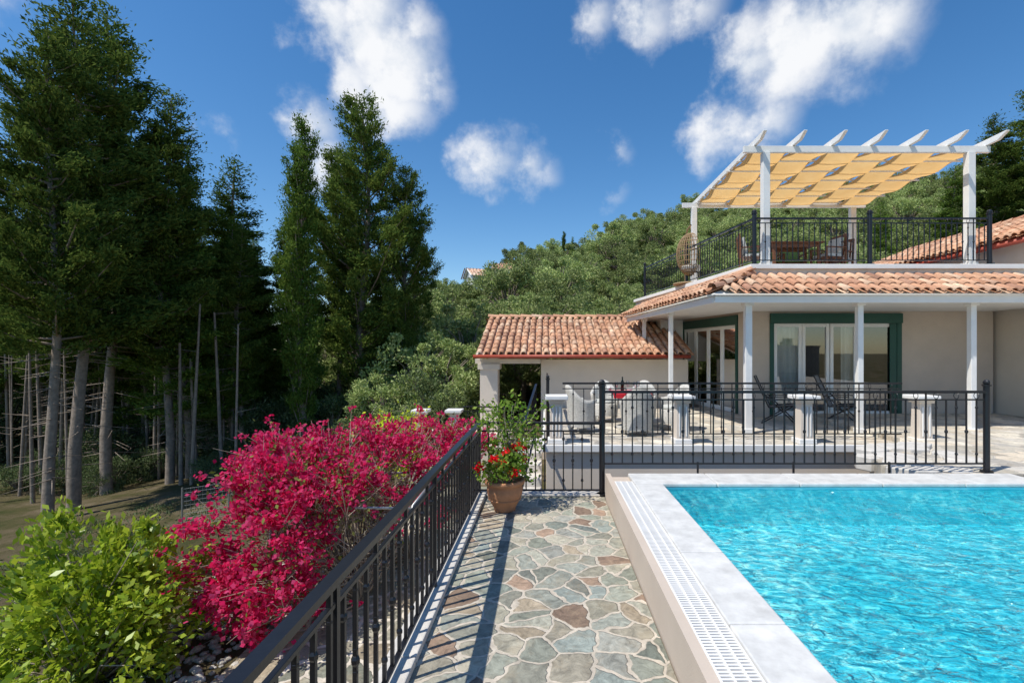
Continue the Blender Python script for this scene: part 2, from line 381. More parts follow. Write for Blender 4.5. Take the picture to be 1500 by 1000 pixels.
# ------------------------------------------------------------------ railings
def railing(name, p0, p1, z0, zt, posts=(), spacing=.115, hand=.05, rings=True, bead=True, zpost=None, parent=None, post_r=.03, bw=.015):
    mb = MB(); p0 = Vector((*p0, 0)); p1 = Vector((*p1, 0)); d = (p1-p0); Ln = d.length; d.normalize()
    P = lambda t, z: (p0.x+d.x*t, p0.y+d.y*t, z)
    mb.bar(P(0, zt-.018), P(Ln, zt-.018), hand, .032)
    zs = zt-.115
    mb.bar(P(0, zs), P(Ln, zs), .022, .018); mb.bar(P(0, z0+.10), P(Ln, z0+.10), .028, .018)
    n = int(Ln/spacing); zm = (zs+z0+.1)/2
    for i in range(1, n):
        t = i*Ln/n
        mb.bar(P(t, z0+.10), P(t, zs if i % 4 else zt-.02), bw, bw)
        if bead and i % 2 == 0:
            mb.ball(P(t, zm), .021, 1.3, 0, 6); mb.ball(P(t, zm+.05), .013, 1, 0, 6); mb.ball(P(t, zm-.05), .013, 1, 0, 6)
            mb.ball(P(t, zs-.05), .013, 1, 0, 6)
        elif bead:
            mb.ball(P(t, zs-.10), .018, 1.3, 0, 6); mb.ball(P(t, z0+.22), .018, 1.3, 0, 6)
        if rings and i % 4 in (1, 3):
            mb.ring(P(t, zs+.049), .038, .005, d, n=12)
    for t, zb in posts:
        zp = zpost or zt+.08
        mb.cyl(P(t, zb), P(t, zp), post_r, n=12); mb.cyl(P(t, zb), P(t, zb+.03), post_r*1.9, n=12)
        mb.cyl(P(t, zp), P(t, zp+.02), post_r*1.35, n=12); mb.ball(P(t, zp+.045), post_r*1.1, 1, 0, 10)
    return mo(name, mb, [IRON], parent, smooth=False)
railing('walkway_railing', (-.83, -3.2), (-.83, 6.02), .0, .93, hand=.055, rings=False, bw=.019, spacing=.125)
mb = MB()
for y in (-1.5, .2, 1.9, 3.6, 5.2): mb.bar((-.83, y, .05), (-.83, y, .92), .03, .03)
mb.bar((-.83, 6.02, .0), (-.83, 6.02, .93), .035, .035)
mo('walkway_railing_post', mb, [IRON])
railing('walkway_gate', (-.83, 6.02), (.68, 6.02), -.02, .93, rings=False)
railing('poolside_railing', (.70, 6.06), (5.52, 6.06), .30, 1.315, posts=[(0, 0.0), (4.82, .285)], zpost=1.37, post_r=.036, spacing=.125)
mb = MB()
for x in (1.9, 3.1, 4.3): mb.bar((x, 6.06, .22), (x, 6.06, .42), .02, .02)
mo('poolside_railing_foot', mb, [IRON])

# ------------------------------------------------------------------ terrace
mb = MB()
mb.prism([(-.02, 8.3), (6.2, 8.3), (6.2, 13.9), (-.02, 13.9)], .10, .2, 0)
mo('terrace_floor', mb, [PAV2])
mb = MB(); mb.box(0.0, 6.18, 8.33, 13.88, -1.3, .098, 0); mb.box(-.06, 6.2, 8.24, 8.298, .09, .207, 1)
mb.box(-.07, -.022, 8.24, 13.9, .09, .207, 1)
mo('terrace_wall', mb, [STUCCO2, WHITE], bevel=.006)
def pillar(x, y, z0, h):
    mb = MB()
    mb.box(x-.15, x+.15, y-.15, y+.15, z0, z0+.09, 1)
    w0, w1 = .115, .10
    mb.add([(x-w0, y-w0, z0+.09), (x+w0, y-w0, z0+.09), (x+w0, y+w0, z0+.09), (x-w0, y+w0, z0+.09),
            (x-w1, y-w1, z0+h-.13), (x+w1, y-w1, z0+h-.13), (x+w1, y+w1, z0+h-.13), (x-w1, y+w1, z0+h-.13)],
           [[0, 1, 5, 4], [1, 2, 6, 5], [2, 3, 7, 6], [3, 0, 4, 7]], 0)
    for dx in (-.06, 0, .06): mb.box(x+dx-.011, x+dx+.011, y-w0-.012, y-w0+.03, z0+.13, z0+h-.19, 1)
    mb.box(x-.135, x+.135, y-.135, y+.135, z0+h-.13, z0+h-.07, 0)
    mb.box(x-.195, x+.195, y-.195, y+.195, z0+h-.069, z0+h, 1)
    return mo('balustrade_pillar', mb, [STUCCO2, WHITE], bevel=.012)
for x in (.18, 2.37, 4.52, 6.58): pillar(x, 8.48, .2, .84)
railing('terrace_railing', (.3, 8.85), (6.5, 8.85), .2, 1.24, spacing=.19, rings=True)
railing('terrace_side_railing', (.03, 8.7), (.03, 13.2), .2, 1.22, spacing=.17, rings=False, posts=[(0, .2)])
mb = MB()
mb.bar((-.45, 6.3, .35), (-.2, 9.6, 1.15), .04, .03)
for i in range(13):
    t = i/12; x = -.45+.25*t; y = 6.3+3.3*t; z = .35+.8*t; mb.bar((x, y, z-.95), (x, y, z), .013, .013)
mb.bar((-.45, 6.3, -.55), (-.2, 9.6, .25), .03, .02)
mo('stair_railing', mb, [IRON])
mb = MB()
for i in range(9):
    mb.box(-.95, -.08, 6.6+i*.36, 6.6+(i+1)*.36+.02, -1.35, -1.15+i*.15)
mo('garden_steps', mb, [KERB], bevel=.01)
for x in (-3.0, -2.2): pillar(x, 11.6, -.42, .84)
mb = MB(); mb.box(-3.4, -.96, 11.3, 14, -1.5, -.42); mo('lower_terrace', mb, [STUCCO2])
railing('lower_terrace_railing', (-2.0, 11.6), (-.3, 11.6), -.4, .5, rings=False)

# ------------------------------------------------------------------ tiled roofs
def tiles(mb, e0, e1, t0, t1, pitch=.205, row=.36, m=0, under=1):
    e0, e1, t0, t1 = map(Vector, (e0, e1, t0, t1))
    a = (e1-e0); La = a.length; a.normalize()
    nrm = a.cross(t0-e0).normalized()
    if nrm.z < 0: nrm = -nrm
    u = nrm.cross(a).normalized()
    if (t0-e0).dot(u) < 0: u = -u
    q = [((p-e0).dot(a), (p-e0).dot(u)) for p in (e0, e1, t1, t0)]
    H = max(p[1] for p in q)
    def span(b):
        tt = min(1, max(0, b/H))
        return q[0][0]+(q[3][0]-q[0][0])*tt, q[1][0]+(q[2][0]-q[1][0])*tt
    amin = min(p[0] for p in q); amax = max(p[0] for p in q)
    nc = int((amax-amin)/pitch)+1; nr = max(1, round(H/row)); row = H/nr
    for i in range(nc):
        ac = amin+(i+.5)*pitch
        for j in range(nr):
            b0 = j*row-.05+random.uniform(-.012, .012); b1 = (j+1)*row+.04
            lo, hi = span((j+.5)*row)
            if ac < lo-.03 or ac > hi+.03: continue
            jit = random.uniform(-.014, .014); lift = random.uniform(0, .012)
            n = 6
            vs = []
            for (b, r, hgt) in ((b0, .082, .030), (b1, .064, .012)):
                for k in range(n+1):
                    w = math.pi*k/n
                    vs.append(e0+a*(ac+jit+r*math.cos(w))+u*b+nrm*(hgt+lift+.075*math.sin(w)*r/.082))
            for k in range(n+1):
                w = math.pi*k/n
                vs.append(e0+a*(ac+jit+.066*math.cos(w))+u*b0+nrm*(.030+lift+.058*math.sin(w)))
            fs = [[k, k+1, n+1+k+1, n+1+k] for k in range(n)]+[[k, 2*(n+1)+k, 2*(n+1)+k+1, k+1] for k in range(n)]
            mb.add(vs, fs, m)
            vs = []
            for (b, hh) in ((b0-.02, .03), (b1, .012)):
                for k in range(5):
                    w = math.pi*k/4
                    vs.append(e0+a*(ac+pitch/2+.07*math.cos(w))+u*b+nrm*(hh-.03*math.sin(w)))
            mb.add(vs, [[k, k+1, 6+k, 5+k] for k in range(4)], m)
    off = nrm*-.035
    mb.add([e0+off, e1+off, t1+off, t0+off, e0+off*2.2, e1+off*2.2, t1+off*2.2, t0+off*2.2],
           [[0, 1, 2, 3], [4, 7, 6, 5], [0, 4, 5, 1], [1, 5, 6, 2], [2, 6, 7, 3], [3, 7, 4, 0]], under)
def ridge(mb, a, b, m=0, r=.095):
    a = Vector(a); b = Vector(b); L = (b-a).length; d = (b-a)/L; n = max(1, int(L/.36))
    sd = d.cross(Vector((0, 0, 1))).normalized(); up = sd.cross(d)
    for i in range(n):
        p0 = a+d*(L*i/n-.02); p1 = a+d*(L*(i+1)/n+.04); vs = []
        for p, rr, h in ((p0, r, .02), (p1, r*.8, .0)):
            for k in range(7):
                w = math.pi*k/6; vs.append(p+sd*rr*math.cos(w)+up*(rr*math.sin(w)+h))
        mb.add(vs, [[k, k+1, 8+k, 7+k] for k in range(6)], m)

# ------------------------------------------------------------------ villa
villa = empty('villa')
mb = MB()
mb.box(4.95, 5.50, 11.9, 12.1, -1.3, 3.36); mb.box(5.50, 8.74, 11.9, 12.1, 2.74, 3.36); mb.box(8.74, 11.0, 11.9, 12.1, -1.3, 3.36)
mb.box(5.50, 8.74, 11.9, 12.1, -1.3, .215)
S0 = Vector((4.95, 12.1)); SD = Vector((-.95, 4.9)).normalized(); SN = Vector((SD.y, -SD.x))
def side(mb, t0, t1, z0, z1, m=0, th=.18, off=0):
    a = S0+SD*t0+SN*off; b = S0+SD*t1+SN*off
    mb.prism([(a.x, a.y), (a.x+SN.x*th, a.y+SN.y*th), (b.x+SN.x*th, b.y+SN.y*th), (b.x, b.y)], z0, z1, m)
side(mb, .02, .25, -1.3, 3.36); side(mb, .25, 3.3, 2.74, 3.36); side(mb, .25, 3.3, -1.3, .215); side(mb, 3.3, 6.0, -1.3, 3.36)
mo('outer_walls', mb, [STUCCO], villa)
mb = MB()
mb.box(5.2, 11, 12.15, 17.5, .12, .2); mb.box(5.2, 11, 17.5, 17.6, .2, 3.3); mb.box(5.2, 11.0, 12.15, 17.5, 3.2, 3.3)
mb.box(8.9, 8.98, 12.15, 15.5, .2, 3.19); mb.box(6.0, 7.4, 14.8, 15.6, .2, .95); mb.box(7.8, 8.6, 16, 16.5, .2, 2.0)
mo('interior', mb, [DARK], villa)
mb = MB()
Yf = 11.93
mb.box(5.502, 5.60, Yf-.06, Yf+.10, .216, 2.50, 1); mb.box(8.62, 8.738, Yf-.06, Yf+.10, .216, 2.50, 1); mb.box(5.502, 8.738, Yf-.10, Yf+.10, 2.50, 2.739, 1)
for (x0, x1) in ((5.61, 6.30), (6.31, 6.98), (7.0, 7.66), (7.68, 8.61)):
    w = .08
    mb.box(x0, x0+w, Yf-.02, Yf+.03, .22, 2.495, 0); mb.box(x1-w, x1, Yf-.02, Yf+.03, .22, 2.495, 0)
    mb.box(x0+w, x1-w, Yf-.018, Yf+.028, .22, .34, 0); mb.box(x0+w, x1-w, Yf-.018, Yf+.028, 2.41, 2.495, 0)
mb.box(8.45, 8.615, Yf-.05, Yf-.022, .22, 2.49, 1)
side(mb, .252, 3.298, 2.50, 2.738, 1, .15, -.04); side(mb, .252, .33, .22, 2.498, 1, .12, -.04); side(mb, 3.22, 3.298, .22, 2.498, 1, .12, -.04)
for k in range(4):
    t0 = .34+k*.72; t1 = t0+.71
    side(mb, t0, t0+.07, .22, 2.495, 0, .05, .02); side(mb, t1-.07, t1, .22, 2.495, 0, .05, .02)
    side(mb, t0+.07, t1-.07, .22, .33, 0, .045, .022); side(mb, t0+.07, t1-.07, 2.40, 2.495, 0, .045, .022)
mo('window_frames', mb, [WHITE, GREEN], villa, bevel=.005)
mb = MB(); mb.add([(5.6, Yf, .3), (8.6, Yf, .3), (8.6, Yf, 2.45), (5.6, Yf, 2.45)], [[0, 1, 2, 3]])
a = S0+SD*.34+SN*.04; b = S0+SD*3.2+SN*.04
mb.add([(a.x, a.y, .3), (b.x, b.y, .3), (b.x, b.y, 2.45), (a.x, a.y, 2.45)], [[0, 1, 2, 3]])
mo('window_panes', mb, [GLASS], villa)
mb = MB()
def curtain(a, b, z0, z1, amp=.035):
    a = Vector(a); b = Vector(b); d = b-a; n = 48; nn = Vector((-d.y, d.x)).normalized(); vs = []
    for i in range(n+1):
        t = i/n; p = a+d*t+nn*amp*math.sin(t*d.length*42+math.sin(t*9)); vs += [(p.x, p.y, z0), (p.x, p.y, z1)]
    mb.add(vs, [[2*i, 2*i+2, 2*i+3, 2*i+1] for i in range(n)])
curtain((5.62, 12.06), (6.38, 12.06), .22, 2.6); curtain((7.35, 12.06), (7.9, 12.06), .22, 2.6)
a = S0+SD*.5+SN*.2; b = S0+SD*1.3+SN*.2; curtain(a, b, .22, 2.6)
a = S0+SD*2.2+SN*.2; b = S0+SD*3.1+SN*.2; curtain(a, b, .22, 2.6)
mo('curtains', mb, [CURT], villa, smooth=True)
mb = MB()
mb.prism([(3.30, 9.30), (9.10, 9.30), (10.95, 9.9), (10.95, 11.88), (4.9, 11.88), (3.95, 16.9), (2.7, 15.2)], 2.79, 2.84)
mb.bar((3.22, 9.24, 2.80), (9.2, 9.24, 2.80), .05, .13); mb.bar((3.22, 9.27, 2.80), (2.56, 15.2, 2.80), .05, .13)
for x, y, w in ((3.96, 9.5, .13), (6.15, 9.5, .11), (8.36, 9.5, .11), (3.12, 12.1, .10), (2.92, 14.4, .10)):
    mb.box(x-w/2, x+w/2, y-w/2, y+w/2, .205, 2.788); mb.box(x-w/2-.03, x+w/2+.03, y-w/2-.03, y+w/2+.03, 2.70, 2.787)
    mb.box(x-w/2-.02, x+w/2+.02, y-w/2-.02, y+w/2+.02, .203, .30)
mo('porch_frame', mb, [WHITE], villa, bevel=.008)
mb = MB()
tiles(mb, (3.15, 9.15, 2.93), (9.25, 9.15, 2.93), (4.32, 10.13, 3.38), (10.1, 10.13, 3.38))
tiles(mb, (2.45, 15.3, 2.93), (3.15, 9.15, 2.93), (3.30, 16.3, 3.38), (4.32, 10.13, 3.38))
ridge(mb, (3.15, 9.15, 2.99), (4.32, 10.13, 3.42))
mo('porch_roof', mb, [TILE, WHITE], villa, smooth=True)
mb = MB()
mb.prism([(4.32, 10.15), (10.98, 10.15), (10.98, 17.4), (3.15, 17.0), (3.25, 16.4)], 3.37, 3.53, 0)
mb.prism([(4.27, 10.09), (10.0, 10.09), (10.98, 10.2), (10.98, 17.45), (3.08, 17.05), (3.19, 16.4)], 3.532, 3.63, 1)
mo('balcony_slab', mb, [STUCCO2, WHITE], villa, bevel=.01)
railing('balcony_railing', (4.40, 10.22), (9.38, 10.22), 3.63, 4.63, posts=[(0, 3.63), (2.44, 3.63), (4.97, 3.63)], parent=villa, post_r=.045)
railing('balcony_side_railing', (4.40, 10.22), (3.32, 16.3), 3.63, 4.63, posts=[(3.1, 3.63), (6.15, 3.63)], parent=villa, post_r=.04)
mb = MB()
mb.box(11.0, 17, 9.6, 11.0, -1.3, 4.42); mb.box(11.0, 17, 12.4, 18.5, -1.3, 4.42); mb.box(11.0, 17, 11.0, 12.4, 2.9, 4.42); mb.box(11.12, 17, 11.0, 12.4, -1.3, 2.9)
mo('side_wing_walls', mb, [STUCCO2], villa)
mb = MB()
tiles(mb, (10.62, 18.8, 4.40), (10.62, 9.4, 4.40), (14.0, 18.8, 5.65), (14.0, 9.4, 5.65))
mb.box(10.60, 10.70, 9.4, 18.8, 4.24, 4.34, 1)
ridge(mb, (14.0, 9.4, 5.7), (14.0, 18.8, 5.7))
mo('side_wing_roof', mb, [TILE, GUTTER], villa, smooth=True)

annex = empty('tiled_annex')
mb = MB()
mb.box(-.15, 4.1, 13.95, 14.15, -1.4, 1.58, 0); mb.box(-.15, .0, 14.15, 16.8, -1.4, 1.8, 0)
mb.box(-1.86, -1.36, 13.6, 14.1, -1.4, 1.46, 1); mb.box(-1.92, -1.30, 13.55, 14.15, 1.30, 1.462, 1)
mb.box(-2.0, -.155, 13.62, 14.08, 1.465, 1.60, 0); mb.box(-1.95, -1.6, 16.3, 16.7, -1.4, 1.9, 1)
mb.box(3.6, 4.3, 15.2, 15.9, 1.5, 3.0, 2)
mo('annex_walls', mb, [STUCCO2, STUCCO2, WHITE], annex, bevel=.008)
mb = MB()
tiles(mb, (-1.95, 13.3, 1.72), (3.95, 13.3, 1.72), (-1.95, 16.5, 2.93), (3.95, 16.5, 2.93))
tiles(mb, (3.95, 19.4, 1.8), (-1.95, 19.4, 1.8), (3.95, 16.5, 2.93), (-1.95, 16.5, 2.93))
ridge(mb, (-1.95, 16.5, 2.97), (3.95, 16.5, 2.97))
mo('annex_roof', mb, [TILE, STUCCO2], annex, smooth=True)
mb = MB(); mb.cyl((-2.0, 13.24, 1.67), (3.95, 13.24, 1.67), .05, n=10)
mo('gutter', mb, [GUTTER], annex, smooth=True)

# ------------------------------------------------------------------ pergola
perg = empty('pergola')
mb = MB()
for (x, y) in ((4.72, 10.42), (9.12, 10.42), (4.40, 14.4), (9.12, 14.4)):
    w = .075; mb.box(x-w, x+w, y-w, y+w, 3.632, 6.08); mb.box(x-w-.03, x+w+.03, y-w-.03, y+w+.03, 3.631, 3.72)
mb.bar((4.25, 10.42, 6.15), (9.55, 10.42, 6.15), .07, .14); mb.bar((4.05, 14.4, 6.15), (9.5, 14.4, 6.15), .07, .14)
NR = 7; X0, X1 = 4.50, 9.48
for i in range(NR):
    x = X0+(X1-X0)*i/(NR-1)
    w = .035
    prof = [(9.92, 6.35), (9.92, 6.33), (10.12, 6.225), (14.85, 6.225), (14.95, 6.31), (14.95, 6.35)]
    vs = [(x-w, p[0], p[1]) for p in prof]+[(x+w, p[0], p[1]) for p in prof]; n = len(prof)
    mb.add(vs, [list(range(n))[::-1], list(range(n, 2*n))]+[[k, (k+1) % n, (k+1) % n+n, k+n] for k in range(n)])
NB = 7
for k in range(NB):
    y = 10.55+k*(14.3-10.55)/(NB-1); mb.bar((X0-.1, y, 6.20), (X1+.1, y, 6.20), .04, .035)
mo('timber_frame', mb, [WHITE], perg, bevel=.006)
mb = MB(); pitch = (14.3-10.55)/(NB-1); sp = (X1-X0)/(NR-1)
for i in range(NR-1):
    xa = X0+sp*i+.005; xb = xa+sp-.01; n = 72; vs = []
    for j in range(n+1):
        y = 10.5+(14.35-10.5)*j/n; z = 6.19+.042*math.sin(math.pi*((y-10.55)/pitch+.5)+math.pi*i)
        for q in range(5):
            xx = xa+(xb-xa)*q/4; vs.append((xx, y, z-.02*math.sin(math.pi*q/4)))
    mb.add(vs, [[j*5+q, j*5+q+1, (j+1)*5+q+1, (j+1)*5+q] for j in range(n) for q in range(4)])
mo('canvas_shade', mb, [FABRIC], perg, smooth=True)

# ------------------------------------------------------------------ furniture
def wchair(x, y, z, rot):
    mb = MB(); n = 22; rows = 7; vs = []; R = .30
    for th in (0, 1):
        for i in range(n+1):
            a = math.radians(-30+240*i/n); back = max(0, math.sin(a)); topz = .60+.27*back**2
            for j in range(rows+1):
                t = j/rows; zz = .10+(topz-.10)*t; rr = R*(.88+.16*t**1.5)-th*.05
                vs.append((rr*math.cos(a), rr*math.sin(a), zz))
    k = (n+1)*(rows+1); fs = []
    for i in range(n):
        for j in range(rows):
            q = i*(rows+1)+j; fs.append([q, q+rows+1, q+rows+2, q+1]); fs.append([k+q, k+q+1, k+q+rows+2, k+q+rows+1])
        q = i*(rows+1)+rows; fs.append([q, q+rows+1, k+q+rows+1, k+q])
    for i in (0, n):
        for j in range(rows): q = i*(rows+1)+j; fs.append([q, q+1, k+q+1, k+q])
    mb.add(vs, fs, 0)
    mb.lathe((0, 0, 0), [(.005, .40), (.24, .40), (.255, .38), (.25, .14)], 20, 0)
    mb.lathe((0, 0, 0), [(.005, .47), (.20, .47), (.225, .44), (.22, .41)], 20, 1)
    for a in (40, 140, 220, 320):
        ca, sa = math.cos(math.radians(a)), math.sin(math.radians(a)); mb.cyl((.23*ca, .23*sa, 0), (.22*ca, .22*sa, .16), .022, n=8)
    return mo('wicker_armchair', mb, [WICKER, CUSH], smooth=True, loc=(x, y, z), rot=rot, scale=1.08)
wchair(1.75, 9.35, .2, math.pi); wchair(.72, 9.75, .2, 1.9); wchair(2.6, 9.9, .2, -1.2); wchair(1.35, 11.1, .2, 0); wchair(2.2, 11.0, .2, -.3)
t = empty('dining_table', (1.75, 10.15, .2))
mb = MB(); mb.lathe((0, 0, 0), [(.01, .72), (.58, .72), (.6, .735), (.6, .75), (.58, .76), (.01, .76)], 32); mb.lathe((0, 0, 0), [(.30, 0), (.32, .03), (.12, .08), (.10, .65), (.25, .72)], 20)
mo('table_top', mb, [WICKER], t, smooth=True)
mb = MB(); mb.box(-.42, .35, -.4, .3, .765, .772); mb.box(-.42, .35, -.61, -.605, .68, .765); mb.box(-.42, .35, -.605, -.4, .765, .770); mo('red_cloth', mb, [CLOTH], t)
mb = MB(); mb.lathe((-.15, 0, .773), [(.005, 0), (.037, 0), (.037, .19), (.014, .24), (.014, .30), (.005, .305)], 14)
mo('wine_bottle', mb, [simple('bottle_glass', (.01, .015, .008), .1, var=.1, bump=0)], t, smooth=True)
mb = MB()
for dx, dy in ((.1, -.1), (.2, .1), (-.3, -.15), (.0, .2)):
    mb.lathe((dx, dy, .773), [(.03, 0), (.004, .006), (.004, .08), (.03, .11), (.036, .16), (.03, .2)], 12)
mo('wine_glasses', mb, [GLASS], t, smooth=True)
mb = MB(); mb.lathe((.02, .02, .773), [(.005, .0), (.08, .0), (.11, .06), (.105, .06), (.07, .01)], 16); mb.cyl((-.42, .1, .773), (-.42, .1, .87), .05, .04, 12)
mo('crockery', mb, [WHITE], t, smooth=True)
def sling(x, y, z, rot):
    mb = MB()
    for s in (-.27, .27):
        mb.cyl((s, -.35, 0), (s, .25, .62), .014, n=6); mb.cyl((s, .35, 0), (s, -.3, .42), .014, n=6)
        mb.cyl((s, -.3, .42), (s, .2, .36), .014, n=6); mb.cyl((s, .2, .36), (s, .5, 1.05), .014, n=6); mb.bar((s, -.2, .60), (s, .3, .60), .04, .02)
    for p in ((-.35, 0), (.35, 0), (.5, 1.05)): mb.cyl((-.27, p[0], p[1]), (.27, p[0], p[1]), .012, n=6)
    pts = [(-.3, .42), (-.1, .375), (.2, .36), (.35, .68), (.5, 1.04)]
    for i in range(4):
        a, b = pts[i], pts[i+1]; mb.add([(-.25, a[0], a[1]), (.25, a[0], a[1]), (.25, b[0], b[1]), (-.25, b[0], b[1])], [[0, 1, 2, 3]], 1)
    return mo('reclining_chair', mb, [IRON, SLING], loc=(x, y, z), rot=rot)
sling(5.25, 10.9, .2, 1.1); sling(6.7, 11.0, .2, .9)
def wchair2(x, y, z, rot, cush):
    mb = MB()
    for sx in (-.25, .25):
        mb.bar((sx, -.24, 0), (sx, -.24, .62), .045, .045); mb.bar((sx, .24, 0), (sx, .32, .95), .045, .04); mb.bar((sx, -.27, .63), (sx, .28, .63), .06, .025)
    for i in range(6): mb.bar((-.25, -.22+i*.085, .40), (.25, -.22+i*.085, .40), .06, .02)
    for i in range(5): mb.bar((-.19+i*.095, .26, .45), (-.19+i*.095, .32, .90), .045, .015)
    mb.bar((-.27, .32, .93), (.27, .32, .93), .03, .07)
    mb.box(-.22, .22, -.22, .2, .42, .49, 1)
    mb.add([(-.2, .12, .50), (.2, .12, .50), (.2, .21, .50), (-.2, .21, .50), (-.2, .20, .88), (.2, .20, .88), (.2, .27, .88), (-.2, .27, .88)], [[0, 1, 5, 4], [1, 2, 6, 5], [2, 3, 7, 6], [3, 0, 4, 7], [4, 5, 6, 7]], 1)
    return mo('wooden_chair', mb, [WOOD, cush], loc=(x, y, z), rot=rot, bevel=.006)
wchair2(4.95, 11.6, 3.63, 1.3, CUSH); wchair2(5.7, 12.4, 3.63, .1, CUSHG); wchair2(6.75, 11.6, 3.63, -1.4, CUSH); wchair2(6.3, 12.4, 3.63, -.2, CUSHG); wchair2(7.2, 12.0, 3.63, -1.0, CUSH)
mb = MB()
for i in range(8): mb.bar((5.25, 11.3+i*.1, .73+3.63), (6.5, 11.3+i*.1, .73+3.63), .085, .025)
for x in (5.35, 6.4):
    for y in (11.35, 11.95): mb.bar((x, y, 3.63), (x, y, 4.35), .06, .06)
mb.bar((5.35, 11.35, 4.30), (6.4, 11.35, 4.30), .03, .08); mb.bar((5.35, 11.95, 4.30), (6.4, 11.95, 4.30), .03, .08)
mo('wooden_table', mb, [WOOD], bevel=.005)
mb = MB(); c = Vector((3.95, 13.2, 4.45))
for i in range(22):
    a = math.radians(60+i*230/21); pts = []
    for j in range(13):
        p = -math.pi/2+math.pi*j/12; r = .38*math.cos(p); pts.append(c+Vector((r*math.cos(a), r*math.sin(a), .58*math.sin(p))))
    mb.path(pts, .009, .009, 4)
for j in range(2, 12):
    p = -math.pi/2+math.pi*j/13; r = .38*math.cos(p); pts = [c+Vector((r*math.cos(a), r*math.sin(a), .58*math.sin(p))) for a in [math.radians(60+230*q/16) for q in range(17)]]
    mb.path(pts, .009, .009, 4)
mb.path([c+Vector((0, .5, -.8)), c+Vector((0, .55, .4)), c+Vector((0, .35, .75)), c+Vector((0, 0, .8))], .025, .025, 8)
mb.cyl(c+Vector((0, 0, .8)), c+Vector((0, 0, .57)), .008); mb.cyl(c+Vector((0, .2, -.80)), c+Vector((0, .2, -.76)), .42, n=24)
mb.lathe(c+Vector((0, 0, -.40)), [(.005, .12), (.24, .10), (.28, .0), (.2, -.08)], 16, 1)
mo('hanging_egg_chair', mb, [RATTAN, CUSH], smooth=True)

# ------------------------------------------------------------------ vegetation
def trunk_path(H, n=8, wob=.12):
    ph = random.random()*6; return [Vector((wob*math.sin(ph+i*.9), wob*math.cos(ph*1.7+i*.8), H*i/n)) for i in range(n+1)]
def conifer(name, H, R, c0, nbr, nleaf, L, W, mat, up=(.1, .55), rt=.14, power=.75, seed=1, bare=True, sig=.12, topw=.0, jag=(.4, 1.28), dens=9, spread=.6):
    random.seed(seed); mb = MB(); tp = trunk_path(H*.98)
    mb.path(tp, rt, .02, 10, 0)
    P = []; D = []
    wsum = 0; br = []
    for i in range(nbr):
        t = (i+random.random())/nbr; t = t**.95
        z = c0+(H-c0)*t
        r = R*((1-t)**power*(1-topw)+topw*(1-t)**.3)*min(1, .55+t/.18*.45)*random.uniform(*jag)
        r = max(r, .12)
        a = i*2.4+random.uniform(-.6, .6); u = random.uniform(*up)
        k = z/(H*.98)*8; b = tp[min(7, int(k))].lerp(tp[min(8, int(k)+1)], k-int(k)); b = Vector((b.x, b.y, z))
        e = b+Vector((math.cos(a)*r, math.sin(a)*r, r*u)); md = b.lerp(e, .5)-Vector((0, 0, r*.10))
        if z < H*.93: mb.path([b, md, e], min(.05, .02+r*.014), .006, 4, 0)
        br.append((b, md, e, r)); wsum += r**1.3
    for b, md, e, r in br:
        n = max(40, int(nleaf*r**1.3/wsum)); ns = max(4, int(r*dens))
        for q in range(ns):
            s = random.uniform(.12, 1.0)**.7; m = max(6, n//ns)
            cpt = (b.lerp(md, s*2) if s < .5 else md.lerp(e, s*2-1))
            lat = random.gauss(0, .24*r*(1.12-s)); a = math.atan2(e.y-b.y, e.x-b.x)+math.pi/2
            cpt = cpt+Vector((math.cos(a)*lat, math.sin(a)*lat, random.uniform(-.04, .14)*r))
            sg = sig*random.uniform(.55, 1.3)
            pts = rng.normal(size=(m, 3))*np.array([sg, sg, sg*.6]); out = np.array([e.x-b.x, e.y-b.y, (e.z-b.z)+.3*r]); out = out/np.linalg.norm(out)
            pts = pts+np.outer(np.abs(rng.normal(size=m))*sg*1.3, out)
            P.append(pts+np.array(cpt)); D.append(np.tile(out, (m, 1)))
    if bare:
        for i in range(34):
            z = random.uniform(H*.08, c0*1.05); a = random.random()*6.28; r = random.uniform(.3, 1.1)
            mb.path([Vector((0, 0, z)), Vector((math.cos(a)*r, math.sin(a)*r, z-r*.15))], .014, .004, 3, 0)
    P = np.concatenate(P); D = np.concatenate(D)
    return make_mesh(name, mb, [BARK, mat], [leafset(P, L, W, 1, D, spread)], True)
def bushy(name, H, R, ncl, nl, L, W, mat, seed=1, cs=.32, lowf=.2):
    random.seed(seed); mb = MB(); P = []; D = []
    c = Vector((0, 0, H*(.5+lowf/2))); hz = H*(.5-lowf/2)
    mb.path([Vector((0, 0, -.3)), Vector((.1, 0, H*.3)), c], .10*R, .04*R, 6, 0)
    for i in range(ncl):
        z = random.uniform(-.8, 1); a = random.random()*6.28; q = math.sqrt(1-z*z); f = random.uniform(.55, 1.14)
        e = c+Vector((q*math.cos(a)*R*f, q*math.sin(a)*R*f, z*hz*f))
        mb.path([c-Vector((0, 0, hz*.6)), c.lerp(e, .55), e], .03*R, .008, 4, 0)
        s = cs*R*random.uniform(.5, 1.3)
        d = rng.normal(size=(nl, 3)); d = unit(d)*(rng.uniform(.2, 1.15, size=(nl, 1))**.6)*s*np.array([1, 1, .75])
        P.append(d+np.array(e)); D.append(unit(d)+np.array([0, 0, .5]))
    P = np.concatenate(P); D = np.concatenate(D)
    return make_mesh(name, mb, [BARK, mat], [leafset(P, L, W, 1, D, .7)], True)

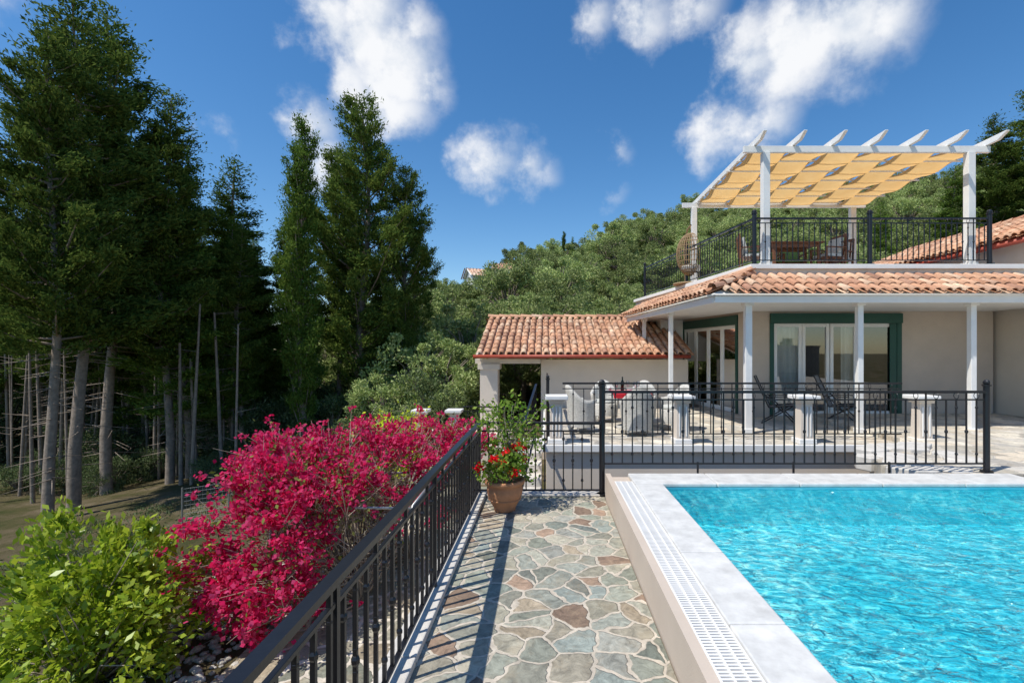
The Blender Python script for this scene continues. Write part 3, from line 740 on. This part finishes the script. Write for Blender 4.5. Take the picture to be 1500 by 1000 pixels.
pA = conifer('pine_mesh_a', 13, 2.3, 4.3, 100, 60000, .13, .042, PINE, seed=3)
pB = conifer('pine_mesh_b', 12.5, 2.0, 3.8, 92, 50000, .13, .042, PINE, seed=5, up=(.0, .5))
pC = conifer('pine_mesh_c', 11, 1.45, 2.0, 100, 38000, .12, .040, PINE2, seed=8, up=(-.1, .4), power=.9, rt=.11)
ced = conifer('cedar_mesh', 14, 2.5, 2.0, 125, 80000, .14, .044, PINE, seed=12, up=(.5, 1.2), power=.72, rt=.2, bare=False, topw=.1, jag=(.35, 1.35))
cyp = conifer('cypress_mesh', 11.6, .72, .9, 170, 52000, .11, .035, PINE2, seed=15, up=(1.6, 3.2), sig=.10, power=.45, rt=.14, bare=False)
ol = [bushy('olive_mesh_%d' % i, 3.5+.3*i, 1.9, 48, 250, .15, .062, OLIVE, seed=20+i, cs=.24) for i in range(4)]
sh = [bushy('shrub_mesh_%d' % i, 2.2, 1.3, 34, 190, .10, .042, SHRUB, seed=40+i, cs=.32, lowf=.0) for i in range(2)]
R = random.random
def plant(name, me, x, Yd, topz, H, rot=0, wid=1.0):
    zb = float(height(x, Yd)); s = (topz-zb)/H
    return obj(name, me, loc=(x, Yd, zb-.05), rot=rot, scale=(s*wid, s*wid, s))
for (me, H, x, y, tz, w, nm) in [
    (pA, 13, -11.75, 11.5, 9.6, .95, 'pine_tree'), (pB, 12.5, -12.1, 12.6, 11.2, 1.0, 'pine_tree'), (pA, 13, -12.9, 14.4, 12.0, 1.0, 'pine_tree'),
    (pB, 12.5, -11.5, 14.6, 9.7, .95, 'pine_tree'), (pC, 11, -11.4, 15.2, 8.2, 1.1, 'pine_tree'),
    (pC, 11, -10.9, 17.0, 8.6, 1.2, 'fir_tree'), (pC, 11, -12.2, 19.0, 7.6, 1.1, 'fir_tree'), (cyp, 11.6, -7.9, 15.6, 9.0, 1.0, 'cypress_tree'),
    (ced, 14, -6.9, 18.3, 11.4, 1.1, 'cedar_tree'), (ced, 14, -5.5, 18.9, 9.0, .85, 'cedar_tree'), (pB, 12.5, -8.0, 18.9, 9.9, .85, 'pine_tree'), (pC, 11, -9.4, 17.8, 7.0, 1.1, 'fir_tree'),
    (pC, 11, 23.5, 28, 12.5, 1.4, 'pine_tree'), (pB, 12.5, 26.0, 28, 15.5, 1.3, 'pine_tree'), (pA, 13, 28.5, 28, 17.5, 1.3, 'pine_tree'), (pC, 11, 20.0, 29, 10.6, 1.3, 'pine_tree')]:
    plant(nm, me, x, y, tz, H, R()*6.28, w)
forest = empty('distant_forest')
random.seed(77)
for i in range(88):
    y = random.uniform(15.5, 34); x = random.uniform(-1.35*y, -.60*y)
    if x > -9 - (y-18)*.15 and y < 24: x -= 4
    me, H = random.choice([(pA, 13), (pB, 12.5), (pC, 11), (pC, 11)]); zb = float(height(x, y)); u = x/y
    tgt = 1.8+y*(.26 if u > -.80 else .42)*random.uniform(.7, 1.1)
    s = min(.85, (tgt-zb)/H)
    obj('forest_tree', me, forest, (x, y, zb-.1), R()*6.28, s)
for (x, y, s) in [(-12, 62, .42), (-9.8, 64, .36), (2.2, 60, .5), (3.4, 61, .42), (-13.6, 60, .4), (20, 60, .4)]:
    obj('forest_tree', random.choice([pC, cyp]), forest, (x, y, float(height(x, y))), R()*6, s)
# thin bare stems standing in the shade of the wood
random.seed(31)
mb = MB()
for i in range(60):
    y = random.uniform(13.5, 20); x = random.uniform(-1.25*y, -.62*y); z = float(height(x, y)); h = random.uniform(3.5, 6); r = random.uniform(.03, .07)
    lx = random.uniform(-.3, .3)
    mb.path([Vector((x, y, z-.1)), Vector((x+lx*.5, y, z+h*.5)), Vector((x+lx, y, z+h))], r, r*.5, 6)
    for k in range(5):
        zz = z+random.uniform(1, h); a = R()*6.28; q = random.uniform(.3, .8); mb.path([Vector((x+lx*(zz-z)/h, y, zz)), Vector((x+math.cos(a)*q, y+math.sin(a)*q, zz+q*.2))], .012, .004, 3)
obj('forest_saplings', make_mesh('forest_saplings', mb, [BARK], (), True))
ug = empty('undergrowth')
for i in range(190):
    y = random.uniform(14, 30); x = random.uniform(-1.3*y, -.22*y)
    if x > -5.5 and y < 14: continue
    if x/y < -.86 and y < 22 and i % 3: continue
    s0 = .5 if (x < -6 and y < 16) else 1
    me = random.choice(sh); s = random.uniform(.5, 1.15)*s0
    obj('shrub', me, ug, (x, y, float(height(x, y))-.15), R()*6.28, s)
hill = empty('hillside_trees')
random.seed(5); cnt = 0
yy = 18.5
while yy < 76:
    step = 2.35+(yy-18)*.02; x = -.30*yy-4
    while x < 1.02*yy+6:
        px = x+random.uniform(-1.0, 1.0); py = yy+random.uniform(-1.0, 1.0)
        ok = True; k = 1
        if py < 20.5 and -2.5 < px < 5: ok = False
        if py < 21 and px > 2.5: ok = py > 19 and px < 30
        if abs(px/py+.10) < .06 and 42 < py < 57: k = .5
        if abs(px+6.0) < 3.8 and 54.5 < py < 60: ok = False
        if ok:
            s = random.uniform(.6, 1.2)*(1 if py > 26 else .85)*k
            obj('hill_tree', random.choice(ol), hill, (px, py, float(height(px, py))-.35), R()*6.28, (s*random.uniform(.85, 1.15), s, s*random.uniform(.85, 1.15))); cnt += 1
        x += step
    yy += step*.9
for (x, y, s) in [(-3.6, 16.5, .8), (-4.6, 17.5, .9), (-2.9, 18.8, .8), (-5.2, 15.6, .6), (-3.2, 20, 1), (-1, 20.6, .9), (1, 21, .9), (-4.4, 14.2, .45), (-3.3, 15, .5), (3, 21, .8), (-2.6, 15.2, .3)]:
    obj('olive_tree', ol[int(R()*4)], loc=(x, y, float(height(x, y))-.2), rot=R()*6, scale=s)
def farhouse(x, y, z, w, d, h, rot):
    e = empty('distant_house', (x, y, z)); e.rotation_euler = (0, 0, rot)
    mb = MB(); mb.box(-w/2, w/2, -d/2, d/2, -3, h)
    for k in (-.3, .05, .3): mb.box(w*k-.25, w*k+.25, -d/2-.03, -d/2-.005, h*.35, h*.75, 1)
    mo('walls', mb, [WHITE, DARK], e)
    mb = MB(); o = .3
    tiles(mb, (-w/2-o, -d/2-o, h), (w/2+o, -d/2-o, h), (-w/2-o, 0, h+1.0), (w/2+o, 0, h+1.0), pitch=.4, row=.6)
    tiles(mb, (w/2+o, d/2+o, h), (-w/2-o, d/2+o, h), (w/2+o, 0, h+1.0), (-w/2-o, 0, h+1.0), pitch=.4, row=.6)
    mb.add([(-w/2, -d/2, h), (-w/2, d/2, h), (-w/2, 0, h+.9)], [[0, 1, 2]], 1); mb.add([(w/2, -d/2, h), (w/2, d/2, h), (w/2, 0, h+.9)], [[0, 1, 2]], 1)
    mo('roof', mb, [TILE, WHITE], e)
farhouse(-7.7, 57, 8.7, 2.8, 3, 1.8, .4); farhouse(-4.2, 57.5, 9.6, 3.6, 3, 1.7, -.2)

def leafbush(name, c, rad, n, L, W, mats, cl=40, cs=.3, twigs=60, base=None, seed=1, lo=.45, hi=1.05, spread=.8):
    random.seed(seed); mb = MB(); P = []; D = []; c = np.array(c); rad = np.array(rad)
    base = base or (c[0], c[1], c[2]-rad[2])
    for i in range(cl):
        v = unit(rng.normal(size=3)); f = random.uniform(lo, hi)
        e = c+v*rad*f
        mid = (Vector(base)+Vector(e))/2+Vector((random.uniform(-.1, .1), random.uniform(-.1, .1), random.uniform(0, .15)))
        if i < twigs: mb.path([Vector(base), mid, Vector(e)], .012, .003, 4, 0)
        m = n//cl; s = cs*random.uniform(.5, 1.3)
        d = rng.normal(size=(m, 3))*s*.5; d[:, 2] *= 1.3
        P.append(d+e); D.append(np.tile(v+np.array([0, 0, .5]), (m, 1)))
    P = np.concatenate(P); D = np.concatenate(D)
    return make_mesh(name, mb, mats, [leafset(P, L, W, 1, D, spread)], True)
obj('citrus_bush', leafbush('citrus_bush', (-4.32, 4.6, -.60), (.78, .70, .84), 13500, .085, .040, [TWIG, LEMON], cl=125, cs=.15, twigs=125, base=(-4.32, 4.6, -1.4), seed=4, hi=1.22, lo=.4))
obj('lime_green_shrub', leafbush('lime_shrub', (-2.9, 9.2, .0), (.75, .6, .50), 8000, .07, .04, [TWIG, LIME], cl=55, cs=.2, seed=5, base=(-2.9, 9.2, -1.3)))
P = []
for i in range(110):
    x = random.uniform(-10, -3.4); y = random.uniform(3, 11.5); P.append(rng.normal(size=(110, 3))*np.array([.2, .2, .045])+np.array([x, y, float(height(x, y))+.05]))
P = np.concatenate(P)
obj('ground_cover', make_mesh('ground_cover', None, [SHRUB], [leafset(P, .08, .022, 0, np.tile([0, 0, 1.], (len(P), 1)), .9)]))
mb = MB()
for i in range(650):
    x = random.gauss(-3.6, .45); y = random.uniform(3.2, 7); r = random.uniform(.015, .05); z = float(height(x, y))
    mb.ball((x, y, z+r*.3), r, .6, 0, 5)
mo('gravel', mb, [islandmat('gravel_stone', [(.35, .32, .27), (.5, .47, .42), (.28, .25, .2)])])

def boug():
    random.seed(9); mb = MB(); P = []; D = []; PG = []
    masses = [((-3.10, 5.35, -.35), (.60, .55, .82), 60), ((-2.85, 6.0, .06), (.68, .6, .50), 50), ((-2.6, 6.9, .25), (.85, .6, .42), 46), ((-2.05, 7.7, .33), (.75, .6, .32), 40), ((-1.35, 8.0, .24), (.45, .5, .27), 20), ((-3.35, 6.4, .22), (.6, .6, .42), 32), ((-3.0, 4.95, -.75), (.45, .4, .45), 20), ((-1.75, 6.6, -.25), (.4, .6, .35), 12)]
    bases = [Vector((-2.9, 5.7, -1.3)), Vector((-2.5, 6.4, -1.3)), Vector((-2.0, 7.2, -1.3)), Vector((-2.3, 6.0, -1.3))]
    for c, r, n in masses:
        for i in range(n):
            v = unit(rng.normal(size=3)); v[2] = v[2] if v[2] > -.35 or r[2] > .7 else -v[2]*.5
            e = np.array(c)+v*np.array(r)*random.uniform(.6, 1.28)
            b = random.choice(bases); mid = b.lerp(Vector(e), .5)+Vector((random.uniform(-.2, .2), random.uniform(-.2, .2), random.uniform(0, .35)))
            mb.path([b, b.lerp(mid, .5)+Vector((random.uniform(-.1, .1), random.uniform(-.1, .1), 0)), mid, Vector(e)], .013, .004, 4, 0)
            m = random.randint(35, 170); s = random.uniform(.04, .10)
            P.append(rng.normal(size=(m, 3))*s*np.array([1, 1, .8])+e); D.append(np.tile(v, (m, 1)))
            if random.random() < .5:
                PG.append(rng.normal(size=(30, 3))*.14+np.array(c)+v*np.array(r)*.9)
            for q in range(4):
                w = Vector(e)+Vector((random.gauss(0, .18), random.gauss(0, .18), random.uniform(-.1, .28))); mb.path([mid.lerp(Vector(e), .6), w], .007, .002, 3, 0)
                if random.random() < .5: P.append(rng.normal(size=(14, 3))*.03+np.array(w)); D.append(np.tile(v, (14, 1)))
    P = np.concatenate(P); D = np.concatenate(D); PG = np.concatenate(PG)
    return make_mesh('bougainvillea', mb, [TWIG, BOUG, BOUGL], [leafset(P, .052, .044, 1, D, 1.2), leafset(PG, .06, .032, 2)], True)
obj('bougainvillea', boug())
mb = MB()
mb.cyl((-3.3, 5.8, -.05), (-1.6, 5.8, -.08), .018, n=8); mb.cyl((-3.3, 7.2, 0), (-1.6, 7.2, 0), .018, n=8)
for x in (-3.3, -1.6):
    mb.cyl((x, 5.8, -1.3), (x, 5.8, -.04), .02, n=8); mb.cyl((x, 5.8, -.05), (x, 7.2, 0), .018, n=8)
mo('plant_support_frame', mb, [GREYM], smooth=True)

mb = MB()
mb.lathe((-.47, 5.5, 0.0), [(.10, 0), (.125, .015), (.12, .03), (.16, .10), (.20, .20), (.205, .26), (.19, .30), (.225, .31), (.232, .345), (.22, .36), (.195, .355), (.18, .31), (.01, .30)], 28)
for k in (.13, .17, .23): mb.lathe((-.47, 5.5, k), [(.178+.12*(k-.13), 0), (.190+.12*(k-.13), .008), (.182+.12*(k-.13), .016)], 28)
mo('terracotta_pot', mb, [TERRAC], smooth=True)
P = []; mbt = MB(); F = []; PV = []
for i in range(26):
    a = R()*6.28; r = R()*.26; e = np.array([-.47+r*math.cos(a), 5.5+r*math.sin(a), .42+R()*.28]); P.append(rng.normal(size=(50, 3))*.055+e); mbt.path([Vector((-.47, 5.5, .3)), Vector(e)], .007, .003, 4)
for i in range(12):
    a = R()*6.28; r = .08+R()*.24; e = np.array([-.47+r*math.cos(a), 5.5+r*math.sin(a)-.05, .46+R()*.36]); F.append(rng.normal(size=(50, 3))*.024+e); mbt.path([Vector((-.47, 5.5, .35)), Vector(e)], .004, .002, 3)
for i in range(38):
    a = R()*6.28; r = R()**.6*.44; e = np.array([-.42+r*math.cos(a), 5.6+r*math.sin(a)*.6, .62+R()*.62]); PV.append(rng.normal(size=(26, 3))*.06+e); mbt.path([Vector((-.45, 5.52, .3)), Vector((-.44, 5.55, .7)), Vector(e)], .008, .002, 4)
P = np.concatenate(P+PV); F = np.concatenate(F)
obj('geranium_plant', make_mesh('geranium_plant', mbt, [TWIG, GERL, REDF], [leafset(P, .05, .034, 1), leafset(F, .03, .026, 2)], True))
mb = MB(); a = Vector((-7.0, 9.3, 0)); b = Vector((-5.4, 9.6, 0)); n = 3
for i in range(n):
    p = a.lerp(b, i/(n-1)); z = float(height(p.x, p.y)); mb.cyl((p.x, p.y, z), (p.x, p.y, z+.85), .015, n=6)
for k in range(10): mb.cyl((a.x, a.y, float(height(a.x, a.y))+.1+k*.08), (b.x, b.y, float(height(b.x, b.y))+.1+k*.08), .0015, n=3)
for i in range(24):
    p = a.lerp(b, i/23); z = float(height(p.x, p.y)); mb.cyl((p.x, p.y, z+.1), (p.x, p.y, z+.82), .0015, n=3)
mo('wire_fence', mb, [GREYM])
mb = MB(); mb.box(-2, 18, -8.4, -8, -1.3, 2.1); mb.box(-2.05, 18.05, -8.45, -7.95, 2.1, 2.2); mo('stone_wall', mb, [STONEW])
for (x, s) in ((0, 1.1), (4, 1.3), (8, 1.2), (12, 1.4), (16, 1.2)): obj('olive_tree', ol[int(x) % 4], loc=(x, -11, -1.3), scale=s)

# ------------------------------------------------------------------ light, sky
sunL = Vector((.46, .27, -.93)).normalized()
sd = bpy.data.lights.new('sun', 'SUN'); sd.energy = 5.0; sd.angle = math.radians(.53); sd.color = (1, .95, .865)
so = bpy.data.objects.new('sun', sd); COL.objects.link(so); so.rotation_euler = (-sunL).to_track_quat('Z', 'Y').to_euler(); so.location = (-20, -8, 40)
w = bpy.data.worlds.new('World'); scene.world = w; w.use_nodes = True
nt = w.node_tree; L = nt.links.new; bg = nt.nodes['Background']
sky = nd(nt, 'ShaderNodeTexSky', sky_type='NISHITA', sun_disc=False)
sky.sun_elevation = math.asin(-sunL.z); sky.sun_rotation = math.atan2(-sunL.x, -sunL.y); sky.ozone_density = 2.2; sky.dust_density = .3; sky.air_density = 1.0
tc = nd(nt, 'ShaderNodeTexCoord')
hs = nd(nt, 'ShaderNodeHueSaturation', i_Saturation=1.3, i_Value=1.04); L(sky.outputs[0], hs.inputs['Color'])
nz = nd(nt, 'ShaderNodeTexNoise', i_Scale=6.0, i_Detail=7.0, i_Roughness=.6); L(tc.outputs['Generated'], nz.inputs['Vector'])
sb = nd(nt, 'ShaderNodeVectorMath', operation='SUBTRACT'); sb.inputs[1].default_value = (.5, .5, .5); L(nz.outputs['Color'], sb.inputs[0])
sv = nd(nt, 'ShaderNodeVectorMath', operation='SCALE'); sv.inputs['Scale'].default_value = .17; L(sb.outputs[0], sv.inputs[0])
av = nd(nt, 'ShaderNodeVectorMath', operation='ADD'); L(tc.outputs['Generated'], av.inputs[0]); L(sv.outputs[0], av.inputs[1])
clouds = [(-.46, .68, .07), (-.38, .63, .09), (-.30, .60, .085), (-.29, .51, .055), (-.40, .53, .06), (-.50, .46, .05), (-.47, .40, .035), (-.26, .66, .045), (-.37, .70, .08), (-.23, .55, .035),
          (-.10, .39, .045), (-.04, .375, .04), (-.15, .38, .027), (.0, .365, .022),
          (.42, .60, .07), (.52, .62, .095), (.62, .66, .10), (.71, .70, .075), (.49, .56, .05), (.44, .66, .055), (.60, .61, .045),
          (.36, .46, .045), (.44, .475, .048), (.40, .47, .04), (.12, .715, .045), (.22, .72, .055), (.32, .72, .045), (.14, .41, .012), (.13, .33, .006), (-.68, .44, .012), (-1.2, .9, .1), (1.5, .9, .15)]
last = None
for (u, v, r) in clouds:
    d = Vector((u, 1, v)); ln = d.length; d.normalize()
    dn = nd(nt, 'ShaderNodeVectorMath', operation='DISTANCE'); dn.inputs[1].default_value = d; L(av.outputs[0], dn.inputs[0])
    ma = nd(nt, 'ShaderNodeMath', operation='MULTIPLY_ADD', i_1=-1/.055, i_2=r/ln/.055); L(dn.outputs['Value'], ma.inputs[0])
    if last is None: last = ma
    else:
        mxn = nd(nt, 'ShaderNodeMath', operation='SMOOTH_MAX'); mxn.inputs[2].default_value = .2; L(last.outputs[0], mxn.inputs[0]); L(ma.outputs[0], mxn.inputs[1]); last = mxn
nz2 = nd(nt, 'ShaderNodeTexNoise', i_Scale=12.0, i_Detail=9.0, i_Roughness=.6); L(tc.outputs['Generated'], nz2.inputs['Vector'])
m2 = nd(nt, 'ShaderNodeMath', operation='MULTIPLY_ADD', i_1=1.9, i_2=-.95); L(nz2.outputs['Fac'], m2.inputs[0])
ad = nd(nt, 'ShaderNodeMath', operation='ADD'); L(last.outputs[0], ad.inputs[0]); L(m2.outputs[0], ad.inputs[1])
mk = nd(nt, 'ShaderNodeMapRange', interpolation_type='SMOOTHSTEP', i_1=-.5, i_2=.95, i_3=0, i_4=.95); L(ad.outputs[0], mk.inputs[0])
cr = ramp(nt, [(.3, (4.6, 5.1, 5.8)), (.58, (6.8, 6.85, 6.95))]); L(nz2.outputs['Fac'], cr.inputs[0])
cl = nd(nt, 'ShaderNodeMixRGB'); L(mk.outputs[0], cl.inputs[0]); L(hs.outputs[0], cl.inputs[1]); L(cr.outputs[0], cl.inputs[2])
L(cl.outputs[0], bg.inputs['Color']); bg.inputs['Strength'].default_value = .145

# ------------------------------------------------------------------ camera
cam = bpy.data.cameras.new('camera'); co = bpy.data.objects.new('camera', cam); COL.objects.link(co)
co.location = (0, 0, 1.8); co.rotation_euler = (math.pi/2, 0, 0)
cam.lens = 17.0; cam.sensor_width = 36; cam.shift_x = -50/1500; cam.shift_y = 15/1500; cam.clip_end = 3000; cam.clip_start = .05
scene.camera = co
scene.view_settings.view_transform = 'Standard'; scene.view_settings.look = 'None'; scene.view_settings.exposure = 0
